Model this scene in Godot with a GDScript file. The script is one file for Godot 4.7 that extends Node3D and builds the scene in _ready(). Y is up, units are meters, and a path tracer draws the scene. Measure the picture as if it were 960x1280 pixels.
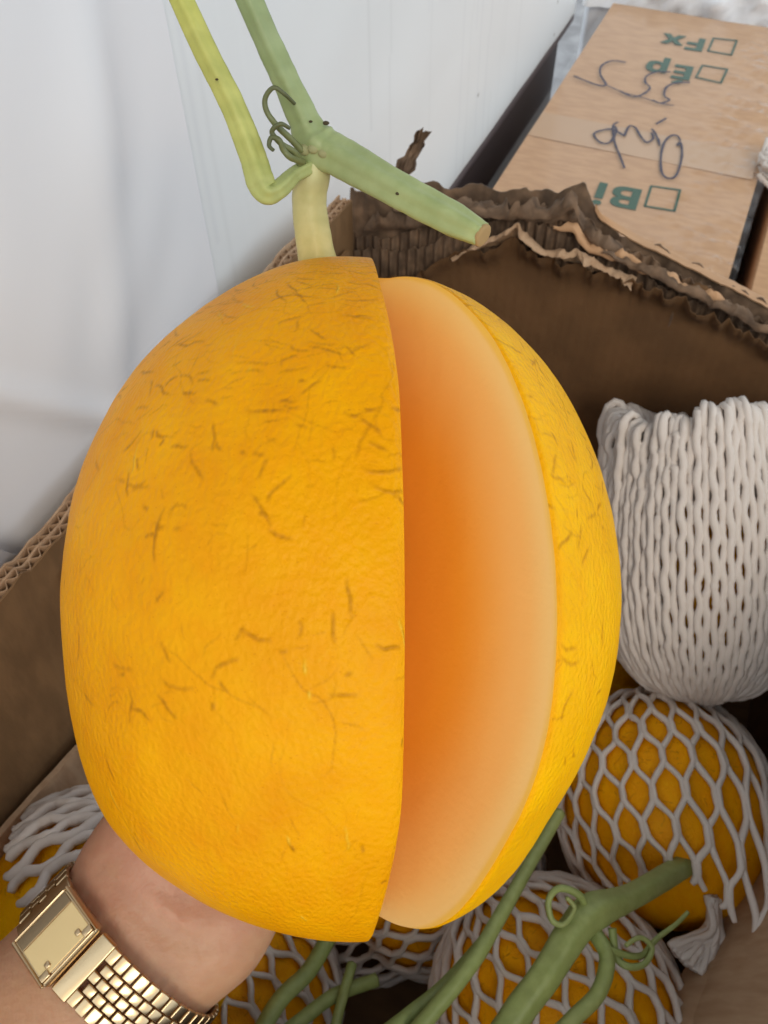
extends Node3D
# A cut yellow melon held over an open carton of netted melons.

# ---------------------------------------------------------------- mesh collector
class MB:
	var v := PackedVector3Array()
	var c := PackedColorArray()
	var uv := PackedVector2Array()
	var idx := PackedInt32Array()
	var xf := Transform3D()

	func vert(p: Vector3, col := Color.WHITE, t := Vector2.ZERO) -> int:
		v.append(xf * p)
		c.append(col)
		uv.append(t)
		return v.size() - 1

	func quad(a: int, b: int, d: int, e: int) -> void:
		idx.append_array([a, b, d, a, d, e])

	# front faces run clockwise: the side with normal (d/du x d/dv) faces out when flip is false
	func grid(nu: int, nv: int, f: Callable, flip := false, colf = null) -> int:
		var s := v.size()
		for j in nv + 1:
			for i in nu + 1:
				var a := float(i) / nu
				var b := float(j) / nv
				vert(f.call(a, b), colf.call(a, b) if colf != null else Color.WHITE, Vector2(a, b))
		for j in nv:
			for i in nu:
				var p := s + j * (nu + 1) + i
				if flip:
					quad(p, p + 1, p + nu + 2, p + nu + 1)
				else:
					quad(p, p + nu + 1, p + nu + 2, p + 1)
		return s

	# a sheet with thickness: f gives the middle, n(u, v) the half thickness vector
	func slab(nu: int, nv: int, f: Callable, h: Vector3) -> void:
		grid(nu, nv, func(a: float, b: float): return f.call(a, b) + h, false)
		grid(nu, nv, func(a: float, b: float): return f.call(a, b) - h, true)
		for side in [0.0, 1.0]:
			grid(nu, 1, func(a: float, b: float): return f.call(a, side) + h * (1.0 - 2.0 * b), side == 0.0)
			grid(1, nv, func(a: float, b: float): return f.call(side, b) + h * (1.0 - 2.0 * a), side == 1.0)

	# swept tube; cols one colour per point or empty
	func tube(path: PackedVector3Array, radii: PackedFloat32Array, sides: int, cols := PackedColorArray(), ridge := 0.0, lobes := 5, flat := Vector3.ZERO, flatten := 1.0) -> void:
		var n := path.size()
		var s := v.size()
		var nrm := Vector3.UP
		var prev := (path[1] - path[0]).normalized()
		if absf(prev.dot(nrm)) > 0.9:
			nrm = Vector3.RIGHT
		for i in n:
			var t := (path[mini(i + 1, n - 1)] - path[maxi(i - 1, 0)]).normalized()
			nrm = (nrm - t * nrm.dot(t)).normalized()
			var bi := t.cross(nrm)
			for k in sides:
				var an := TAU * k / sides
				var rr := radii[i] * (1.0 + ridge * cos(an * lobes + i * 0.02))
				var o := (nrm * cos(an) + bi * sin(an)) * rr
				if flatten != 1.0:
					o -= flat * o.dot(flat) * (1.0 - flatten)
				vert(path[i] + o, cols[i] if cols.size() else Color.WHITE, Vector2(float(k) / sides, float(i) / n))
		for i in n - 1:
			for k in sides:
				var k2 := (k + 1) % sides
				var a := s + i * sides
				quad(a + k, a + k2, a + sides + k2, a + sides + k)
		for e in [0, n - 1]:
			var m := vert(path[e], cols[e] if cols.size() else Color.WHITE)
			for k in sides:
				var a2 := s + int(e) * sides
				if e == 0:
					idx.append_array([m, a2 + (k + 1) % sides, a2 + k])
				else:
					idx.append_array([m, a2 + k, a2 + (k + 1) % sides])

	# box with chamfered edges
	func box(at: Vector3, size: Vector3, ch: float, basis := Basis(), col := Color.WHITE) -> void:
		var h := size * 0.5
		var id := {}
		for sx in [-1, 1]:
			for sy in [-1, 1]:
				for sz in [-1, 1]:
					var q := Vector3(sx, sy, sz)
					for ax in 3:
						var p := (h - Vector3.ONE * ch) * q
						p[ax] = h[ax] * q[ax]
						id[[sx, sy, sz, ax]] = vert(at + basis * p, col)
		var tri := func(a: int, b: int, d: int):
			var nn := (v[d] - v[a]).cross(v[b] - v[a])
			if nn.dot((v[a] + v[b] + v[d]) / 3.0 - xf * at) < 0.0:
				idx.append_array([a, d, b])
			else:
				idx.append_array([a, b, d])
		for ax in 3:
			var b1 := (ax + 1) % 3
			var b2 := (ax + 2) % 3
			for s in [-1, 1]:
				var k := []
				for w in [[-1, -1], [1, -1], [1, 1], [-1, 1]]:
					var q := [0, 0, 0]
					q[ax] = s
					q[b1] = w[0]
					q[b2] = w[1]
					k.append(id[[q[0], q[1], q[2], ax]])
				tri.call(k[0], k[1], k[2])
				tri.call(k[0], k[2], k[3])
			for s1 in [-1, 1]:
				for s2 in [-1, 1]:
					var k2 := []
					for s3 in [-1, 1]:
						var q2 := [0, 0, 0]
						q2[ax] = s3
						q2[b1] = s1
						q2[b2] = s2
						k2.append(id[[q2[0], q2[1], q2[2], b1]])
						k2.append(id[[q2[0], q2[1], q2[2], b2]])
					tri.call(k2[0], k2[1], k2[3])
					tri.call(k2[0], k2[3], k2[2])
		for sx in [-1, 1]:
			for sy in [-1, 1]:
				for sz in [-1, 1]:
					tri.call(id[[sx, sy, sz, 0]], id[[sx, sy, sz, 1]], id[[sx, sy, sz, 2]])

	func commit() -> ArrayMesh:
		var n := PackedVector3Array()
		n.resize(v.size())
		for i in range(0, idx.size(), 3):
			var a := idx[i]
			var b := idx[i + 1]
			var d := idx[i + 2]
			var f := (v[d] - v[a]).cross(v[b] - v[a])
			n[a] += f
			n[b] += f
			n[d] += f
		for i in n.size():
			n[i] = n[i].normalized() if n[i].length_squared() > 1e-24 else Vector3.UP
		var arr := []
		arr.resize(Mesh.ARRAY_MAX)
		arr[Mesh.ARRAY_VERTEX] = v
		arr[Mesh.ARRAY_NORMAL] = n
		arr[Mesh.ARRAY_COLOR] = c
		arr[Mesh.ARRAY_TEX_UV] = uv
		arr[Mesh.ARRAY_INDEX] = idx
		var m := ArrayMesh.new()
		m.add_surface_from_arrays(Mesh.PRIMITIVE_TRIANGLES, arr)
		return m

# ---------------------------------------------------------------- helpers
var rng := RandomNumberGenerator.new()
var nz := FastNoiseLite.new()
var M := {}
const TILT := Basis(Vector3(1, 0, 0), Vector3(0, 0.6428, -0.7660), Vector3(0, 0.7660, 0.6428))   # leaning 50 degrees back

func obj(called: String, mb, mat: Material, parent: Node = self) -> MeshInstance3D:
	var o := MeshInstance3D.new()
	o.name = called
	o.mesh = mb.commit() if mb is MB else mb
	o.material_override = mat
	parent.add_child(o, true)
	return o

func thing(called: String, label: String, category: String, at := Vector3.ZERO, basis := Basis(), group := "") -> Node3D:
	var o := Node3D.new()
	o.name = called
	add_child(o, true)
	o.transform = Transform3D(basis, at)
	tag(o, label, category, group)
	return o

func tag(o: Node3D, label: String, category: String, group := "") -> void:
	o.set_meta("label", label)
	o.set_meta("category", category)
	if group:
		o.set_meta("group", group)

func mat(col: Color, rough := 0.8, metal := 0.0, vcol := false) -> StandardMaterial3D:
	var m := StandardMaterial3D.new()
	m.albedo_color = col.linear_to_srgb()
	m.roughness = rough
	m.metallic = metal
	m.vertex_color_use_as_albedo = vcol
	return m

func noise_tex(freq: float, size := 512, octaves := 4, ramp: Gradient = null, normal := false, strength := 4.0, sd := 3) -> NoiseTexture2D:
	var n := FastNoiseLite.new()
	n.seed = sd
	n.frequency = freq
	n.fractal_octaves = octaves
	var t := NoiseTexture2D.new()
	t.width = size
	t.height = size
	t.seamless = true
	t.noise = n
	t.color_ramp = ramp
	t.as_normal_map = normal
	t.bump_strength = strength
	return t

func ramp(a: Color, b: Color) -> Gradient:
	var g := Gradient.new()
	g.colors = PackedColorArray([a, b])
	g.offsets = PackedFloat32Array([0.25, 0.75])
	return g

func triplanar(m: StandardMaterial3D, scale: Vector3) -> void:
	m.uv1_triplanar = true
	m.uv1_scale = scale

func cr(pts: PackedVector3Array, per: int) -> PackedVector3Array:
	var out := PackedVector3Array()
	var n := pts.size()
	for i in n - 1:
		for k in per:
			out.append(pts[i].cubic_interpolate(pts[i + 1], pts[maxi(i - 1, 0)], pts[mini(i + 2, n - 1)], float(k) / per))
	out.append(pts[n - 1])
	return out

func crf(a: PackedFloat32Array, per: int) -> PackedFloat32Array:
	var out := PackedFloat32Array()
	for i in a.size() - 1:
		for k in per:
			out.append(lerpf(a[i], a[i + 1], smoothstep(0.0, 1.0, float(k) / per)))
	out.append(a[a.size() - 1])
	return out

func look(pts: Array, x: float) -> float:       # piecewise-linear table of Vector2
	if x <= pts[0].x:
		return pts[0].y
	for i in pts.size() - 1:
		if x <= pts[i + 1].x:
			return lerpf(pts[i].y, pts[i + 1].y, (x - pts[i].x) / (pts[i + 1].x - pts[i].x))
	return pts[pts.size() - 1].y

# ---------------------------------------------------------------- scene
func _ready() -> void:
	rng.seed = 20
	nz.seed = 5
	nz.frequency = 1.0
	nz.fractal_octaves = 3
	# camera
	var cam := Camera3D.new()
	cam.name = "camera"
	add_child(cam)
	cam.transform = Transform3D(TILT, Vector3(0, 0.8, 0))
	cam.near = 0.01
	cam.far = 60.0
	var at := CameraAttributesPhysical.new()
	at.frustum_focal_length = 20.785
	at.frustum_near = 0.01
	at.frustum_far = 60.0
	at.frustum_focus_distance = 0.24
	at.exposure_aperture = 24.0
	cam.attributes = at
	cam.fov = 60.0
	cam.current = true
	# sky and light
	var sky := ProceduralSkyMaterial.new()
	sky.sky_top_color = Color(0.93, 0.97, 1.0)
	sky.sky_horizon_color = Color(0.68, 0.71, 0.74)
	sky.ground_bottom_color = Color(0.22, 0.21, 0.20)
	sky.ground_horizon_color = Color(0.42, 0.42, 0.42)
	sky.sky_energy_multiplier = 1.15
	var env := Environment.new()
	env.background_mode = Environment.BG_SKY
	env.sky = Sky.new()
	env.sky.sky_material = sky
	env.tonemap_mode = Environment.TONE_MAPPER_LINEAR
	env.tonemap_exposure = 1.27
	env.sdfgi_enabled = true
	env.ssao_enabled = true
	env.ssil_enabled = true
	var we := WorldEnvironment.new()
	we.name = "world_environment"
	we.environment = env
	add_child(we)
	var sun := DirectionalLight3D.new()
	sun.name = "overcast_sun"
	sun.light_color = Color(1.0, 0.96, 0.90)
	sun.light_energy = 0.30
	sun.light_angular_distance = 22.0
	sun.shadow_enabled = true
	add_child(sun)
	sun.look_at_from_position(Vector3(0.15, 0.63, 0.80), Vector3.ZERO)

	materials()
	setting()
	added_shade_roof()
	far_boxes()
	open_carton()
	carton_melons()
	held_melon()
	person()
	watch()

func materials() -> void:
	var k := mat(Color(1, 1, 1), 0.85)
	k.albedo_texture = noise_tex(0.02, 512, 5, ramp(Color(0.735, 0.575, 0.43), Color(0.775, 0.615, 0.465)))
	k.normal_enabled = true
	k.normal_texture = noise_tex(0.06, 512, 3, null, true, 1.2)
	k.normal_scale = 0.35
	triplanar(k, Vector3(3, 3, 9))
	M.card = k
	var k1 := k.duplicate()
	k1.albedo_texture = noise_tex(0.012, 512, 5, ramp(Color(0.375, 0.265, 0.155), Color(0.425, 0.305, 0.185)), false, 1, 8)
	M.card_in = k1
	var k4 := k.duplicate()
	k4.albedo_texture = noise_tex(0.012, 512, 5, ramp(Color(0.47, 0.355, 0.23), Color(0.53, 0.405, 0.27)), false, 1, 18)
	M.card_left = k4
	var k2 := k.duplicate()
	k2.albedo_texture = noise_tex(0.03, 512, 5, ramp(Color(0.31, 0.245, 0.19), Color(0.53, 0.43, 0.34)), false, 1, 9)
	M.card_torn = k2
	var k3 := k.duplicate()
	k3.albedo_texture = noise_tex(0.02, 512, 5, ramp(Color(0.66, 0.53, 0.41), Color(0.74, 0.62, 0.50)), false, 1, 4)
	M.card_pale = k3
	var f := mat(Color(0.70, 0.63, 0.575), 0.8)
	f.normal_enabled = true
	f.normal_texture = noise_tex(0.08, 256, 2, null, true, 2.0)
	f.normal_scale = 0.3
	triplanar(f, Vector3(20, 20, 20))
	M.foam = f
	var g := mat(Color(1, 1, 1), 0.5, 0.0, true)
	g.albedo_texture = noise_tex(0.03, 256, 4, ramp(Color(0.92, 0.93, 0.89), Color(1, 1, 1)))
	g.normal_enabled = true
	g.normal_texture = noise_tex(0.05, 256, 3, null, true, 3.0)
	g.normal_scale = 0.35
	triplanar(g, Vector3(16, 16, 16))
	M.vine = g
	var fl := mat(Color(1, 1, 1), 0.42, 0.0, true)
	fl.normal_enabled = true
	fl.normal_texture = noise_tex(0.07, 512, 4, null, true, 2.5)
	fl.normal_scale = 0.22
	triplanar(fl, Vector3(9, 9, 9))
	fl.metallic_specular = 0.32
	M.flesh = fl
	var s := mat(Color(1, 1, 1), 0.5, 0.0, true)
	s.albedo_texture = noise_tex(0.025, 512, 5, ramp(Color(0.965, 0.94, 0.93), Color(1, 1, 1)), false, 1, 14)
	s.normal_enabled = true
	s.normal_texture = noise_tex(0.09, 512, 3, null, true, 3.0)
	s.normal_scale = 0.3
	s.subsurf_scatter_enabled = true
	s.subsurf_scatter_strength = 0.3
	triplanar(s, Vector3(9, 9, 9))
	M.skin = s
	M.gold = mat(Color(0.62, 0.47, 0.28), 0.29, 1.0)
	M.gold_dark = mat(Color(0.30, 0.22, 0.13), 0.34, 1.0)
	M.dial = mat(Color(0.88, 0.68, 0.34), 0.42, 0.5)
	M.ink_green = mat(Color(0.022, 0.085, 0.045), 0.8)
	M.ink_pen = mat(Color(0.022, 0.012, 0.040), 0.8)
	rind_material()

# the rind: fine raised cracks and pale corky lines over a mottled yellow-orange
func rind_material() -> void:
	var W := 2048
	var H := 1024
	var im := Image.create(256, 128, false, Image.FORMAT_RGB8)
	for y in 128:
		for x in 256:
			var a := TAU * x / 256.0
			var lit_side := smoothstep(0.84, 0.93, x / 256.0) * (1.0 - smoothstep(0.99, 1.0, x / 256.0))  # yellower by the right cut: partly own hue, partly brighter light painted in
			var q := Vector3(cos(a) * 3.0, y * 0.07, sin(a) * 3.0)
			var n := nz.get_noise_3dv(q)
			var n2 := nz.get_noise_3dv(q * 4.0 + Vector3(9, 0, 0))
			im.set_pixel(x, y, Color(0.945 + 0.03 * n + 0.03 * lit_side, 0.638 + 0.045 * n + 0.02 * n2 + 0.075 * lit_side, 0.0))
	im.resize(W, H, Image.INTERPOLATE_CUBIC)
	var fine := FastNoiseLite.new()
	fine.seed = 77
	fine.frequency = 0.11
	fine.fractal_octaves = 3
	var hi := fine.get_image(W, H, false, false, false)
	hi.convert(Image.FORMAT_L8)
	hi.adjust_bcs(1.0, 0.62, 1.0)
	for k in 26000:
		var x := rng.randi_range(1, W - 2)
		var y := rng.randi_range(1, H - 2)
		var d := rng.randf_range(-0.045, 0.03)
		var c := im.get_pixel(x, y)
		im.set_pixel(x, y, Color(c.r + d, c.g + d * 1.2, c.b))
		if k % 2:
			im.set_pixel(x + 1, y, Color(c.r + d, c.g + d * 1.2, c.b))
	var brown := Color(0.72, 0.47, 0.075)
	var pale := Color(0.96, 0.79, 0.34)
	for stroke in 4300:
		var high := stroke < 3300
		var y := 30.0 + 560.0 * pow(rng.randf(), 1.15) if high else 300.0 + 690.0 * rng.randf()
		var x := rng.randf() * W
		var dens := nz.get_noise_2d(x * 0.005 + 40.0, y * 0.008)
		if rng.randf() > (0.95 + 1.0 * dens - (y - 200.0) * 0.0021 if high else 0.62 + 0.9 * dens):
			continue
		var long := rng.randf() < 0.07
		var steps := rng.randi_range(70, 160) if long else rng.randi_range(6, 34 if high else 30)
		var dir := rng.randf_range(-0.35, 0.35) if high else PI / 2 + rng.randf_range(-0.6, 0.6)
		if rng.randf() < (0.15 if y < 260.0 else 0.3):
			dir = rng.randf() * PI
		var is_pale := rng.randf() < (0.4 if y > 640.0 else 0.04)
		if is_pale:
			dir = PI / 2 + rng.randf_range(-0.3, 0.3)
		var strong := (0.14 + 0.52 * pow(rng.randf(), 1.4)) * (0.55 if long else 1.0)
		var turn := rng.randf_range(-0.006, 0.006)
		for k in steps:
			dir += turn + rng.randf_range(-0.16, 0.16)
			if rng.randf() < 0.035:
				dir += rng.randf_range(-0.8, 0.8)
			var squeeze := 1.0 / maxf(0.3, sin(PI * clampf(y / H, 0.06, 0.94)))
			x += cos(dir) * squeeze
			y += sin(dir)
			if y < 4.0 or y > H - 5.0:
				break
			var fade := strong * pow(sin(PI * (k + 0.5) / steps), 0.6) * rng.randf_range(0.35, 1.0)
			var fat := 2 if strong > 0.34 else 1
			for dy in range(-fat, fat + 1):
				for dx in range(-fat, fat + 1):
					var px := posmod(int(x) + dx, W)
					var py := int(y) + dy
					var wgt := fade * exp(-(0.45 if fat == 2 else 0.75) * (dx * dx + dy * dy))
					im.set_pixel(px, py, im.get_pixel(px, py).lerp(pale if is_pale else brown, wgt * 0.8))
					var hv := hi.get_pixel(px, py).r
					hi.set_pixel(px, py, Color.from_hsv(0, 0, clampf(hv + wgt * (0.42 if is_pale else (0.34 if stroke % 3 else -0.25)), 0.0, 1.0)))
	var m := mat(Color(1, 1, 1), 0.46)
	m.albedo_texture = ImageTexture.create_from_image(im)
	m.heightmap_enabled = true
	m.heightmap_texture = ImageTexture.create_from_image(hi)
	m.heightmap_scale = 0.07
	m.metallic_specular = 0.25
	M.rind = m

# ---------------------------------------------------------------- ground, wall, sheet
func setting() -> void:
	var fm := mat(Color(1, 1, 1), 0.6)
	fm.albedo_texture = noise_tex(0.015, 512, 5, ramp(Color(0.50, 0.49, 0.49), Color(0.62, 0.61, 0.61)))
	triplanar(fm, Vector3(1.5, 1.5, 1.5))
	var g := MB.new()
	g.grid(8, 8, func(a: float, b: float): return Vector3(a * 24.0 - 12.0, 0.0, 12.0 - b * 24.0), true)
	var gd := obj("ground", g, fm)
	gd.set_meta("kind", "structure")
	# white wall panel in the carton's axes: it stands along the left of all the boxes
	var basis := carton_basis()
	var wim := Image.create(512, 512, false, Image.FORMAT_RGB8)
	wim.fill(Color(0.92, 0.935, 0.945))
	for k in 420:
		var x := rng.randi_range(0, 511)
		var y := rng.randi_range(-100, 511)
		var l := rng.randi_range(10, 170)
		var s := rng.randf_range(-0.025, 0.008) * (2.0 if rng.randf() < 0.08 else 1.0)
		for q in l:
			var yy := y + q
			if yy >= 0 and yy < 512:
				var xx := clampi(x + int(q * 0.02), 0, 511)
				var cc := wim.get_pixel(xx, yy)
				wim.set_pixel(xx, yy, Color(cc.r + s, cc.g + s, cc.b + s * 0.9))
	for k in 60:
		var x := rng.randi_range(2, 509)
		var y := rng.randi_range(2, 509)
		wim.set_pixel(x, y, Color(0.55, 0.55, 0.54))
	var wm := mat(Color(1, 1, 1), 0.42)
	wm.albedo_texture = ImageTexture.create_from_image(wim)
	wm.heightmap_enabled = true
	wm.heightmap_texture = noise_tex(0.01, 512, 3)
	wm.heightmap_scale = 0.4
	var wall := thing("wall_panel", "white scuffed wall panel with faint vertical streaks left of the carton", "wall", BOX_AT, basis)
	wall.set_meta("kind", "structure")
	var w := MB.new()
	w.slab(60, 24, func(a: float, b: float):
		var z: float = 1.2 - 2.04 * a
		var y: float = 0.285 + 1.5 * b
		return Vector3(-0.048 + 0.003 * nz.get_noise_2d(z * 2.4, y * 2.0) - 0.03 * b, y, z), Vector3(0.016, 0, 0))
	obj("panel", w, wm, wall)
	var lowb := MB.new()
	lowb.box(Vector3(-0.075, 0.139, 0.18), Vector3(0.05, 0.274, 2.04), 0.003)
	obj("lower_panel", lowb, mat(Color(0.085, 0.07, 0.08), 0.5), wall)
	var sk := MB.new()
	var path := PackedVector3Array()
	var rad := PackedFloat32Array()
	for i in 25:
		path.append(Vector3(-0.045, 0.276 + 0.003 * nz.get_noise_1d(i * 0.4), 1.2 - 2.04 * i / 24.0))
		rad.append(0.0125)
	sk.tube(path, rad, 14)
	obj("edge_trim", sk, mat(Color(0.13, 0.11, 0.12), 0.4), wall)
	# thin white plastic hanging on the wall at the left, a few soft folds
	var sh := MB.new()
	sh.grid(90, 70, func(a: float, b: float):
		var z: float = lerpf(0.135, 0.75, a)
		var y: float = lerpf(0.40, 0.86 - 0.12 * (1.0 - a), b)
		var n: float = nz.get_noise_2d(z * 3.4 + y * 2.6, y * 1.3 - z * 1.1)
		var cr1: float = exp(-pow((z - 0.30 - 0.9 * (y - 0.50)) / 0.010, 2.0)) + 0.8 * exp(-pow((z - 0.245 + 0.35 * (y - 0.50)) / 0.016, 2.0))
		var edge: float = smoothstep(0.0, 0.12, a) * smoothstep(0.0, 0.1, 1.0 - b)
		return Vector3(-0.0300 - 0.03 * (y - 0.285) / 1.5 + 0.0005 + edge * (0.006 + 0.011 * n + 0.004 * cr1), y, z), false)
	var sm := mat(Color(0.86, 0.875, 0.91), 0.22)
	# grey sheet put in for the shade on the wall beside the carton
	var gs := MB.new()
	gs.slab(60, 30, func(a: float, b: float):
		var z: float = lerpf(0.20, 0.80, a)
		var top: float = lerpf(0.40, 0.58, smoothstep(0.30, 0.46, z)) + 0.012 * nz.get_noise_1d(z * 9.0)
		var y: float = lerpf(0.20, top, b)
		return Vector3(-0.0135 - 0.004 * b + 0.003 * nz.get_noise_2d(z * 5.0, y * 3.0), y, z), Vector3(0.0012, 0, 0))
	var go := obj("wall_shade_sheet", gs, mat(Color(0.40, 0.385, 0.395), 0.35))
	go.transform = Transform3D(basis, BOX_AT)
	tag(go, "added grey sheet standing in for shade on the wall left of the carton", "plastic sheet")
	var so := obj("plastic_sheet", sh, sm)
	so.transform = Transform3D(basis, BOX_AT)
	tag(so, "glossy white plastic sheet with soft folds on the wall, far left", "plastic sheet")

func added_shade_roof() -> void:
	# unseen roof, added to keep the inside of the carton darker
	var t := thing("unseen_shade_roof", "added unseen sheet roof overhead that keeps the inside of the carton dark", "roof", Vector3(0.25, 1.95, -0.62), Basis())
	t.set_meta("kind", "structure")
	var b := MB.new()
	b.slab(40, 12, func(a: float, c: float): return Vector3(-1.1 + 2.3 * a, 0.012 * sin(a * 120.0), 1.25 - 2.9 * c), Vector3(0, 0.002, 0))
	obj("added_roof_sheet", b, mat(Color(0.55, 0.55, 0.55), 0.5), t)
	for z in [-1.4, -0.2, 1.0]:
		var r := MB.new()
		r.box(Vector3(0.05, -0.045, z), Vector3(2.3, 0.05, 0.04), 0.004)
		obj("added_rafter", r, mat(Color(0.30, 0.31, 0.32), 0.5, 0.4), t)

# ---------------------------------------------------------------- closed boxes behind
const BOX_AT := Vector3(-0.0233, 0, -0.586)
func carton_basis() -> Basis:
	return Basis(Vector3.UP, deg_to_rad(-23.0))

func ink(pts: Array, parent: Node, y := 0.3022, r := 0.0020) -> void:
	var p := PackedVector3Array()
	for q in pts:
		p.append(Vector3(q.x, y, -q.y))
	p = cr(p, 6)
	var rr := PackedFloat32Array()
	for i in p.size():
		rr.append(r * (0.75 + 0.35 * nz.get_noise_1d(i * 0.3 + q_seed)))
	q_seed += 31.0
	var b := MB.new()
	b.tube(p, rr, 6, PackedColorArray(), 0.0, 5, Vector3.UP, 0.25)
	obj("pen_stroke", b, M.ink_pen, parent)
var q_seed := 0.0

func print_text(s: String, at: Vector2, turn: float, size: float, parent: Node) -> void:
	var t := TextMesh.new()
	var sf := SystemFont.new()
	sf.font_names = PackedStringArray(["Droid Sans"])
	sf.font_weight = 700
	t.font = sf
	t.text = s
	t.font_size = 64
	t.pixel_size = size / 64.0
	t.depth = 0.0006
	t.horizontal_alignment = HORIZONTAL_ALIGNMENT_LEFT
	t.vertical_alignment = VERTICAL_ALIGNMENT_BOTTOM
	var o := obj("printed_text", t, M.ink_green, parent)
	o.transform = Transform3D(Basis(Vector3.UP, turn) * Basis(Vector3(-1, 0, 0), Vector3(0, 0, 1), Vector3(0, 1, 0)), Vector3(at.x, 0.3008, -at.y))

func tick_square(q: Array, parent: Node) -> void:
	var b := MB.new()
	for i in 4:
		var p0 := Vector3(q[i].x, 0.3005, -q[i].y)
		var p1 := Vector3(q[(i + 1) % 4].x, 0.3005, -q[(i + 1) % 4].y)
		var d := (p1 - p0).normalized()
		b.box((p0 + p1) * 0.5, Vector3((p1 - p0).length() + 0.0018, 0.0008, 0.0026), 0.0002, Basis(d, Vector3.UP, d.cross(Vector3.UP)))
	obj("printed_square", b, M.ink_green, parent)

func far_boxes() -> void:
	var t := thing("cardboard_box", "closed brown cardboard box printed Bi, Ep, Fx with pen writing", "box", BOX_AT, carton_basis())
	var b := MB.new()
	b.box(Vector3(0.145, 0.149, -0.44), Vector3(0.258, 0.296, 0.83), 0.004)
	obj("body", b, M.card, t)
	# top flaps meet under a strip of tape
	var fl := MB.new()
	for zz in [[-0.026, -0.452], [-0.456, -0.486], [-0.490, -0.853]]:
		var z0: float = zz[0]
		var z1: float = zz[1]
		var fb := MB.new()
		fb.slab(10, 10, func(a: float, c: float): return Vector3(0.0175 + 0.256 * a, 0.2982 + 0.0012 * nz.get_noise_2d(a * 2.0, z0 * 3.0 + c), lerpf(z0, z1, c)), Vector3(0, 0.0011, 0))
		obj("top_flap", fb, M.card, t)
	var tm := mat(Color(0.50, 0.305, 0.165), 0.5)
	var tb := MB.new()
	tb.slab(20, 6, func(a: float, c: float): return Vector3(0.018 + 0.25 * a, 0.3003 + 0.0004 * nz.get_noise_2d(a * 8.0, c * 3.0), lerpf(-0.438, -0.498, c)), Vector3(0, 0.0002, 0))
	obj("packing_tape", tb, tm, t)
	print_text("Bi", Vector2(0.1690, 0.3860), deg_to_rad(3), 0.058, t)
	print_text("Ép", Vector2(0.1655, 0.7020), deg_to_rad(2), 0.056, t)
	print_text("Fx", Vector2(0.1650, 0.7920), deg_to_rad(2), 0.056, t)
	tick_square([Vector2(0.2012, 0.3871), Vector2(0.2037, 0.3445), Vector2(0.1737, 0.3416), Vector2(0.1715, 0.3831)], t)
	tick_square([Vector2(0.2008, 0.6986), Vector2(0.1996, 0.6570), Vector2(0.1685, 0.6606), Vector2(0.1698, 0.6979)], t)
	tick_square([Vector2(0.1986, 0.7910), Vector2(0.1988, 0.7433), Vector2(0.1690, 0.7437), Vector2(0.1689, 0.7866)], t)
	ink([Vector2(0.0787, 0.6643), Vector2(0.0616, 0.662), Vector2(0.0527, 0.6432), Vector2(0.057, 0.618), Vector2(0.0703, 0.5928), Vector2(0.0595, 0.5882), Vector2(0.0277, 0.6008)], t)
	ink([Vector2(0.1368, 0.6592), Vector2(0.1201, 0.6521), Vector2(0.1114, 0.6363), Vector2(0.1134, 0.6181), Vector2(0.1221, 0.6054), Vector2(0.1176, 0.5852), Vector2(0.1074, 0.5741), Vector2(0.0907, 0.5829)], t)
	ink([Vector2(0.1644, 0.6398), Vector2(0.1475, 0.6302), Vector2(0.1401, 0.6131), Vector2(0.1426, 0.5913), Vector2(0.1501, 0.5832), Vector2(0.142, 0.5709), Vector2(0.1314, 0.5753)], t)
	ink([Vector2(0.0703, 0.5928), Vector2(0.0961, 0.5806), Vector2(0.1163, 0.5779), Vector2(0.142, 0.5709), Vector2(0.1582, 0.5712)], t, 0.3021, 0.0013)
	ink([Vector2(0.1815, 0.4895), Vector2(0.176, 0.4991), Vector2(0.1693, 0.4962), Vector2(0.1656, 0.4788), Vector2(0.1677, 0.4507), Vector2(0.1748, 0.4166), Vector2(0.1826, 0.4037), Vector2(0.1905, 0.4071), Vector2(0.192, 0.4257), Vector2(0.189, 0.4597), Vector2(0.1822, 0.4858), Vector2(0.1803, 0.4772)], t)
	ink([Vector2(0.1621, 0.4695), Vector2(0.1574, 0.4832), Vector2(0.151, 0.4965), Vector2(0.1456, 0.5044)], t)
	ink([Vector2(0.1558, 0.5357), Vector2(0.1483, 0.5179)], t)
	ink([Vector2(0.1476, 0.4951), Vector2(0.152, 0.4829), Vector2(0.1473, 0.471), Vector2(0.1374, 0.4827), Vector2(0.1282, 0.499), Vector2(0.1206, 0.4999), Vector2(0.1206, 0.4756)], t)
	ink([Vector2(0.1064, 0.5043), Vector2(0.1035, 0.4927), Vector2(0.114, 0.4569), Vector2(0.1257, 0.431), Vector2(0.1369, 0.4059)], t)
	ink([Vector2(0.1206, 0.4756), Vector2(0.1053, 0.4852), Vector2(0.0939, 0.4784), Vector2(0.0878, 0.4656), Vector2(0.099, 0.4505), Vector2(0.109, 0.4548), Vector2(0.1096, 0.483), Vector2(0.1052, 0.4934)], t)
	# clear stretch film puckered over the right of the top
	var film := mat(Color(1, 1, 1, 1), 0.12)
	film.albedo_color = Color(1, 1, 1, 0.02)
	film.metallic_specular = 0.27
	film.transparency = BaseMaterial3D.TRANSPARENCY_ALPHA
	var fb2 := MB.new()
	fb2.grid(90, 140, func(a: float, c: float):
		var x := 0.012 + 0.268 * a as float
		var z := -0.02 - 0.84 * c as float
		var r := absf(nz.get_noise_2d(x * 6.0 + z * 2.0, z * 22.0 - x * 7.0))
		return Vector3(x, 0.3032 + 0.009 * pow(1.0 - r, 8.0) * smoothstep(0.55, 0.9, a), z), false)
	obj("stretch_film", fb2, film, t)
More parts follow.
